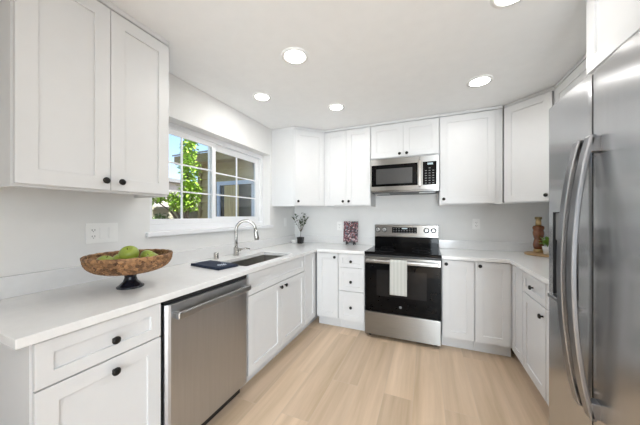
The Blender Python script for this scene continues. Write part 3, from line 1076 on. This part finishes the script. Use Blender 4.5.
# ------------------------------------------------------------------ folded navy cloth by the sink
cl = thing('folded_cloth', 'folded navy cloth with a white print lying on the worktop left of the sink', 'cloth', (0.325, 1.612, ZS), math.radians(-8))
bm = B()
for k, (ax, ay, z0, z1) in enumerate(((0.170, 0.088, 0.0005, 0.0065), (0.168, 0.086, 0.007, 0.0125), (0.166, 0.087, 0.013, 0.018))):
    n = 10
    top, bot = [], []
    for i in range(n + 1):
        for j in range(n + 1):
            x = -ax + 2 * ax * i / n
            y = -ay + 2 * ay * j / n
            w = 0.0008 * math.sin(i * 1.7 + k) * math.cos(j * 1.3)
            top.append(bm.verts.new((x, y, z1 + (w if k == 2 else 0))))
            bot.append(bm.verts.new((x, y, z0)))
    I = lambda i, j: i * (n + 1) + j
    for i in range(n):
        for j in range(n):
            bm.faces.new([top[I(i, j)], top[I(i + 1, j)], top[I(i + 1, j + 1)], top[I(i, j + 1)]])
            bm.faces.new([bot[I(i, j)], bot[I(i, j + 1)], bot[I(i + 1, j + 1)], bot[I(i + 1, j)]])
    for i in range(n):
        for (p, q) in (((i, 0), (i + 1, 0)), ((i, n), (i + 1, n)), ((0, i), (0, i + 1)), ((n, i), (n, i + 1))):
            bm.faces.new([top[I(*p)], top[I(*q)], bot[I(*q)], bot[I(*p)]])
obj('layers', bm, CLOTHN, cl, 0.002)
bm = B()
def stroke(pts):
    tube(bm, [(p[0], p[1], 0.0188) for p in pts], 0.0016, 6)
for k in range(6):      # loose white starburst print
    a = PI * k / 6
    stroke([(0.09 - 0.035 * math.cos(a), 0.0 - 0.035 * math.sin(a)), (0.09 + 0.035 * math.cos(a), 0.035 * math.sin(a))])
stroke([(0.02, 0.045), (0.03, 0.06), (0.045, 0.045), (0.06, 0.062)])
obj('print', bm, CLOTHP, cl)

# ------------------------------------------------------------------ back-left corner: plant and dish
pl = thing('potted_plant', 'small olive-leaved plant in a black square pot in the left back corner', 'plant', (0.20, 3.31, ZS))
bm = B()
a, b = 0.032, 0.040
lo = [bm.verts.new((x * a, y * a, 0.0)) for x, y in ((-1, -1), (1, -1), (1, 1), (-1, 1))]
hi = [bm.verts.new((x * b, y * b, 0.088)) for x, y in ((-1, -1), (1, -1), (1, 1), (-1, 1))]
hin = [bm.verts.new((x * (b - 0.006), y * (b - 0.006), 0.088)) for x, y in ((-1, -1), (1, -1), (1, 1), (-1, 1))]
lin = [bm.verts.new((x * (b - 0.008), y * (b - 0.008), 0.074)) for x, y in ((-1, -1), (1, -1), (1, 1), (-1, 1))]
bm.faces.new(lo); bm.faces.new(lin)
for k in range(4):
    n = (k + 1) % 4
    bm.faces.new([lo[k], lo[n], hi[n], hi[k]]); bm.faces.new([hi[k], hi[n], hin[n], hin[k]]); bm.faces.new([hin[k], hin[n], lin[n], lin[k]])
obj('pot', bm, POT, pl, 0.002)
obj('soil', box(-0.030, 0.030, -0.030, 0.030, 0.074, 0.079), SOIL, pl)
def leaf(bm, p, d, L, w, nrm=None):
    d = d.normalized()
    s = d.cross(nrm or Vector((0, 0, 1)))
    if s.length < 0.1:
        s = d.orthogonal()
    s.normalize()
    u = s.cross(d)
    prev = None
    for t, ww, dz in ((0.0, 0.12, 0), (0.3, 0.9, 0.05), (0.6, 1.0, 0.05), (0.85, 0.6, 0.0), (1.0, 0.05, -0.06)):
        c = p + d * L * t + u * L * dz
        r = [bm.verts.new(c - s * w * ww + u * w * 0.25 * ww), bm.verts.new(c), bm.verts.new(c + s * w * ww + u * w * 0.25 * ww)]
        if prev:
            bm.faces.new([prev[0], prev[1], r[1], r[0]])
            bm.faces.new([prev[1], prev[2], r[2], r[1]])
        prev = r
rnd = random.Random(3)
st = B(); lf = B()
trunk_top = Vector((0.004, 0.0, 0.155))
tube(st, [(0, 0, 0.076), (0.003, 0, 0.12), trunk_top], [0.004, 0.0035, 0.003], 8)
for (tx, ty, tz) in ((-0.125, 0.00, 0.36), (-0.055, -0.04, 0.385), (0.03, 0.03, 0.43), (0.075, -0.01, 0.40), (0.125, 0.0, 0.37), (-0.04, 0.05, 0.31), (0.06, 0.04, 0.32), (0.02, -0.05, 0.34)):
    e = Vector((tx, ty, tz))
    m_ = trunk_top.lerp(e, 0.5) + Vector((0, 0, 0.015))
    tube(st, [trunk_top, m_, e], [0.0024, 0.002, 0.0012], 6)
    for k in range(6):
        f = 0.42 + 0.58 * k / 5
        p = trunk_top.lerp(m_, f * 2) if f < 0.5 else m_.lerp(e, f * 2 - 1)
        d = Vector((rnd.uniform(-1, 1), rnd.uniform(-1, 1), rnd.uniform(-0.3, 0.9)))
        leaf(lf, p, d, rnd.uniform(0.040, 0.058), rnd.uniform(0.012, 0.017))
obj('branches', st, TWIG, pl, smooth=True)
obj('leaves', lf, LEAFD, pl, smooth=True, recalc=False)
ds = thing('small_dish', 'small white dish on the worktop beside the black plant pot', 'dish', (0.105, 3.30, ZS))
obj('bowl', lathe(B(), [(0.026, 0.0), (0.030, 0.003), (0.048, 0.030), (0.052, 0.046), (0.049, 0.046), (0.044, 0.030), (0.022, 0.008)], 32), PLATE, ds, smooth=True)

# ------------------------------------------------------------------ patterned board on a black easel
es = thing('display_easel', 'small black easel feet carrying the patterned board left of the range', 'easel', (0.908, 3.40, ZS), math.radians(2))
bm = B()
for sx in (-0.05, 0.05):
    tube(bm, [(sx, -0.062, 0.008), (sx, -0.050, 0.034), (sx, -0.030, 0.022), (sx, 0.0, 0.034), (sx, 0.045, 0.008)], 0.0075, 8)
    tube(bm, [(sx, -0.046, 0.030), (sx, -0.054, 0.052)], 0.005, 8)
tube(bm, [(-0.05, -0.010, 0.028), (0.05, -0.010, 0.028)], 0.004, 8)
tube(bm, [(-0.05, 0.012, 0.028), (0, 0.050, 0.13), (0.05, 0.012, 0.028)], 0.004, 8)
obj('stand', bm, BLACKP, es, smooth=True)
pb = obj('patterned_board', box(-0.098, 0.098, -0.009, 0.009, 0.0, 0.275), FLORAL, None, 0.002)
pb.location = (0.908, 3.375, ZS + 0.0405)
pb.rotation_euler = (math.radians(-8), 0, math.radians(2))
tag(pb, 'dark red and grey mottled board standing on the easel against the back wall', 'board')

# ------------------------------------------------------------------ right corner: board, bottle, plant
bd = obj('cutting_board', lathe(B(), [(0.165, 0.001), (0.170, 0.004), (0.170, 0.014), (0.165, 0.017)], 56, (0, 0, 0)), WOOD, None)
bd.location = (2.925, 3.285, ZS)
tag(bd, 'round wooden board on the worktop in the right back corner', 'cutting board')
ZB = ZS + 0.0175
bt = thing('bottle', 'curvy brown bottle with pale neck and dark cap on the round wooden board', 'bottle', (2.893, 3.375, ZB))
obj('base', lathe(B(), [(0.036, 0), (0.040, 0.004), (0.040, 0.026), (0.035, 0.032)], 32), AMBERP, bt, smooth=True)
obj('glass_body', lathe(B(), [(0.034, 0.032), (0.042, 0.05), (0.045, 0.075), (0.042, 0.10), (0.036, 0.125), (0.034, 0.135), (0.040, 0.155), (0.046, 0.185), (0.046, 0.205), (0.041, 0.225), (0.047, 0.238), (0.048, 0.252), (0.043, 0.266), (0.024, 0.274)], 36), AMBER, bt, smooth=True)
obj('neck', lathe(B(), [(0.024, 0.274), (0.0235, 0.30), (0.022, 0.335)], 28), AMBERP, bt, smooth=True)
obj('cap', lathe(B(), [(0.027, 0.335), (0.029, 0.338), (0.029, 0.356), (0.025, 0.360)], 28), FASCIA, bt)
pp = thing('potted_herb', 'leafy green plant in a white pot on the round board, half hidden by the refrigerator', 'plant', (2.915, 3.225, ZB))
obj('pot', lathe(B(), [(0.030, 0), (0.040, 0.07), (0.042, 0.075), (0.038, 0.075), (0.036, 0.066), (0.002, 0.066)], 28), PLATE, pp, smooth=True)
lf = B()
for k in range(70):
    a = rnd.uniform(0, 2 * PI)
    e = rnd.uniform(0.0, 1.2)
    d = Vector((math.cos(a) * math.cos(e), math.sin(a) * math.cos(e), math.sin(e) + 0.15))
    p = Vector((0, 0, 0.085)) + d * rnd.uniform(0.0, 0.06) * Vector((1, 1, 1.2)).length / 1.7
    leaf(lf, p, d + Vector((0, 0, rnd.uniform(-0.4, 0.3))), rnd.uniform(0.03, 0.045), rnd.uniform(0.010, 0.015))
tube(lf, [(0, 0, 0.06), (0, 0, 0.10)], 0.004, 6)
obj('leaves', lf, LEAFG, pp, smooth=True, recalc=False)

# ------------------------------------------------------------------ outside the window
g = struct('ground', box(-30, -0.21, -12, 25, -0.5, -0.35), SOILG, label='bare garden ground outside the window', cat='ground')
nh = thing('neighbour_house', 'tan sided house wing with a pale blue window seen through the right sash', 'house', (0, 5.0, -0.35))
bm = B()
for k in range(15):
    z0 = k * 0.2
    lo = [bm.verts.new((x, 0.0 if e == 0 else 0.045, z)) for x, e, z in ((-3.6, 0, z0), (-0.25, 0, z0), (-0.25, 1, z0 + 0.2), (-3.6, 1, z0 + 0.2))]
    bm.faces.new(lo)
    bm.faces.new([bm.verts.new(p) for p in ((-3.6, 0.0, z0), (-0.25, 0.0, z0), (-0.25, 0.05, z0), (-3.6, 0.05, z0))])
bx(bm, -3.6, -0.25, 0.05, 3.0, 0, 3.0)
obj('wall', bm, SIDING, nh)
obj('corner_trim', box(-3.68, -3.58, -0.02, 0.08, 0, 3.0), FASCIA, nh)
bm = B()
bx(bm, -3.9, -0.25, -0.45, 0.0, 2.98, 3.02)
bx(bm, -3.9, -0.25, -0.49, -0.45, 2.92, 3.12)
bx(bm, -3.94, -3.9, -0.49, 3.0, 2.94, 3.12)
obj('eave', bm, FASCIA, nh)
bm = B()
v = [bm.verts.new(p) for p in ((-3.98, -0.52, 3.12), (-0.25, -0.52, 3.12), (-0.25, 3.0, 4.3), (-3.98, 3.0, 4.3), (-3.98, -0.52, 3.16), (-0.25, -0.52, 3.16), (-0.25, 3.0, 4.34), (-3.98, 3.0, 4.34))]
for q in ((0, 3, 2, 1), (4, 5, 6, 7), (0, 1, 5, 4), (1, 2, 6, 5), (2, 3, 7, 6), (3, 0, 4, 7)):
    bm.faces.new([v[i] for i in q])
obj('roof', bm, SHINGLE, nh)
WX0, WX1, WZA, WZB = -3.00, -1.84, 1.25, 2.50
fm = obj('window_frame', cells([WX0, WX0 + 0.09, WX1 - 0.09, WX1], [WZA, WZA + 0.09, WZB - 0.09, WZB], lambda i, j: not (i == 1 and j == 1), -0.05, -0.001, 'y'), BLUEW, nh)
obj('pane', box(WX0 + 0.09, WX1 - 0.09, -0.012, -0.006, WZA + 0.09, WZB - 0.09), DARKW, fm)
cu = B()
prev = None
for i in range(25):
    x = WX0 + 0.22 + 0.45 * i / 24
    r = [cu.verts.new((x, -0.016 + 0.003 * math.sin(i * 1.6), WZA + 0.1)), cu.verts.new((x, -0.016 + 0.003 * math.sin(i * 1.6), WZB - 0.1))]
    if prev:
        cu.faces.new([prev[0], r[0], r[1], prev[1]])
    prev = r
obj('curtain', cu, CURTAIN, fm)

gw = thing('garden_wall', 'beige stucco garden wall seen through the left sash', 'wall', (-4.3, 0, -0.35))
obj('wall_face', box(-0.1, 0.1, -4, 9, 0, 1.80), STUCCO, gw)
obj('coping', box(-0.14, 0.14, -4, 9, 1.80, 1.88), STUCCO, gw)
wh = thing('pale_house', 'pale stucco house beyond the garden wall', 'house', (-9.5, 0, -0.35))
obj('wall', box(-4, 0, 0, 14, 0, 3.25), PALEW, wh)
obj('roof', box(-4.3, 0.3, -0.3, 14.3, 3.25, 3.42), SHINGLE, wh)

def leaf_cloud(bm, c, rad, n, L, w, r_):
    for _ in range(n):
        while True:
            q = Vector((r_.uniform(-1, 1), r_.uniform(-1, 1), r_.uniform(-1, 1)))
            if q.length < 1:
                break
        p = Vector(c) + Vector((q.x * rad[0], q.y * rad[1], q.z * rad[2]))
        d = Vector((r_.uniform(-1, 1), r_.uniform(-1, 1), r_.uniform(-0.8, 0.4)))
        leaf(bm, p, d, L * r_.uniform(0.7, 1.3), w * r_.uniform(0.7, 1.3))
CX, CY, CZ = cam.location
def at(u, v, t):
    a, b = (u - 320) / 252.8, (215.75 - v) / 252.8
    return Vector((CX + t * (0.9216 * a - 0.388), CY + t * (0.388 * a + 0.9216), CZ + t * b))
tr = thing('leafy_tree', 'bright green leafy tree outside the left window sash', 'tree', (-3.05, 4.12, -0.35))
fol = B()
r_ = random.Random(11)
off = Vector(tr.location)
for (u, v, t, ru, rv, n) in ((189, 150, 5.6, 6, 14, 240), (190, 170, 5.55, 8, 16, 330), (190, 192, 5.5, 9, 14, 420), (183, 204, 5.5, 12, 8, 330), (166, 196, 5.5, 12, 5, 150), (155, 199, 5.4, 8, 4, 70), (193, 138, 5.7, 3, 8, 70)):
    s = t / 252.8
    leaf_cloud(fol, at(u, v, t) - off, (ru * s * 1.05, ru * s * 1.2, rv * s), int(n * 1.5), 0.085, 0.026, r_)
obj('foliage', fol, LEAFT, tr, recalc=False)
tk = B()
tube(tk, [(0, 0, 0), (0.02, -0.02, 1.2), (0.0, 0.05, 2.2), (-0.05, 0.1, 3.1)], [0.06, 0.05, 0.035, 0.015], 10)
for (u, v, t) in ((183, 204, 5.5), (166, 197, 5.5), (155, 200, 5.4), (189, 150, 5.6)):
    e = at(u, v, t) - off
    tube(tk, [(0.02, -0.02, 1.3), Vector((0.02, -0.02, 1.35)).lerp(e, 0.5) + Vector((0, 0, 0.08)), e], [0.03, 0.02, 0.008], 8)
obj('trunk', tk, BARK, tr, smooth=True)
sh = thing('garden_shrub', 'dark low shrub in front of the garden wall at the bottom left of the window', 'shrub', (-3.75, 3.55, -0.35))
fol = B()
c0 = at(160, 220, 5.5)
leaf_cloud(fol, c0 - Vector(sh.location), (0.22, 0.26, 0.16), 220, 0.08, 0.02, r_)
obj('foliage', fol, LEAFS, sh, recalc=False)
tk = B()
tube(tk, [(0, 0, 0), (c0 - Vector(sh.location)) * 0.6, c0 - Vector(sh.location)], [0.03, 0.025, 0.012], 8)
obj('trunk', tk, BARK, sh, smooth=True)
ft = thing('distant_tree', 'small distant tree rising behind the pale house', 'tree', (-17.5, 12.7, -0.35))
fol = B()
c1 = at(152, 172, 19.0) - Vector(ft.location)
leaf_cloud(fol, c1, (0.85, 0.85, 1.1), 500, 0.3, 0.08, r_)
obj('foliage', fol, LEAFS, ft, recalc=False)
tk = B()
tube(tk, [(0, 0, 0), (c1.x, c1.y, c1.z * 0.6), c1], [0.15, 0.12, 0.04], 8)
obj('trunk', tk, BARK, ft, smooth=True)
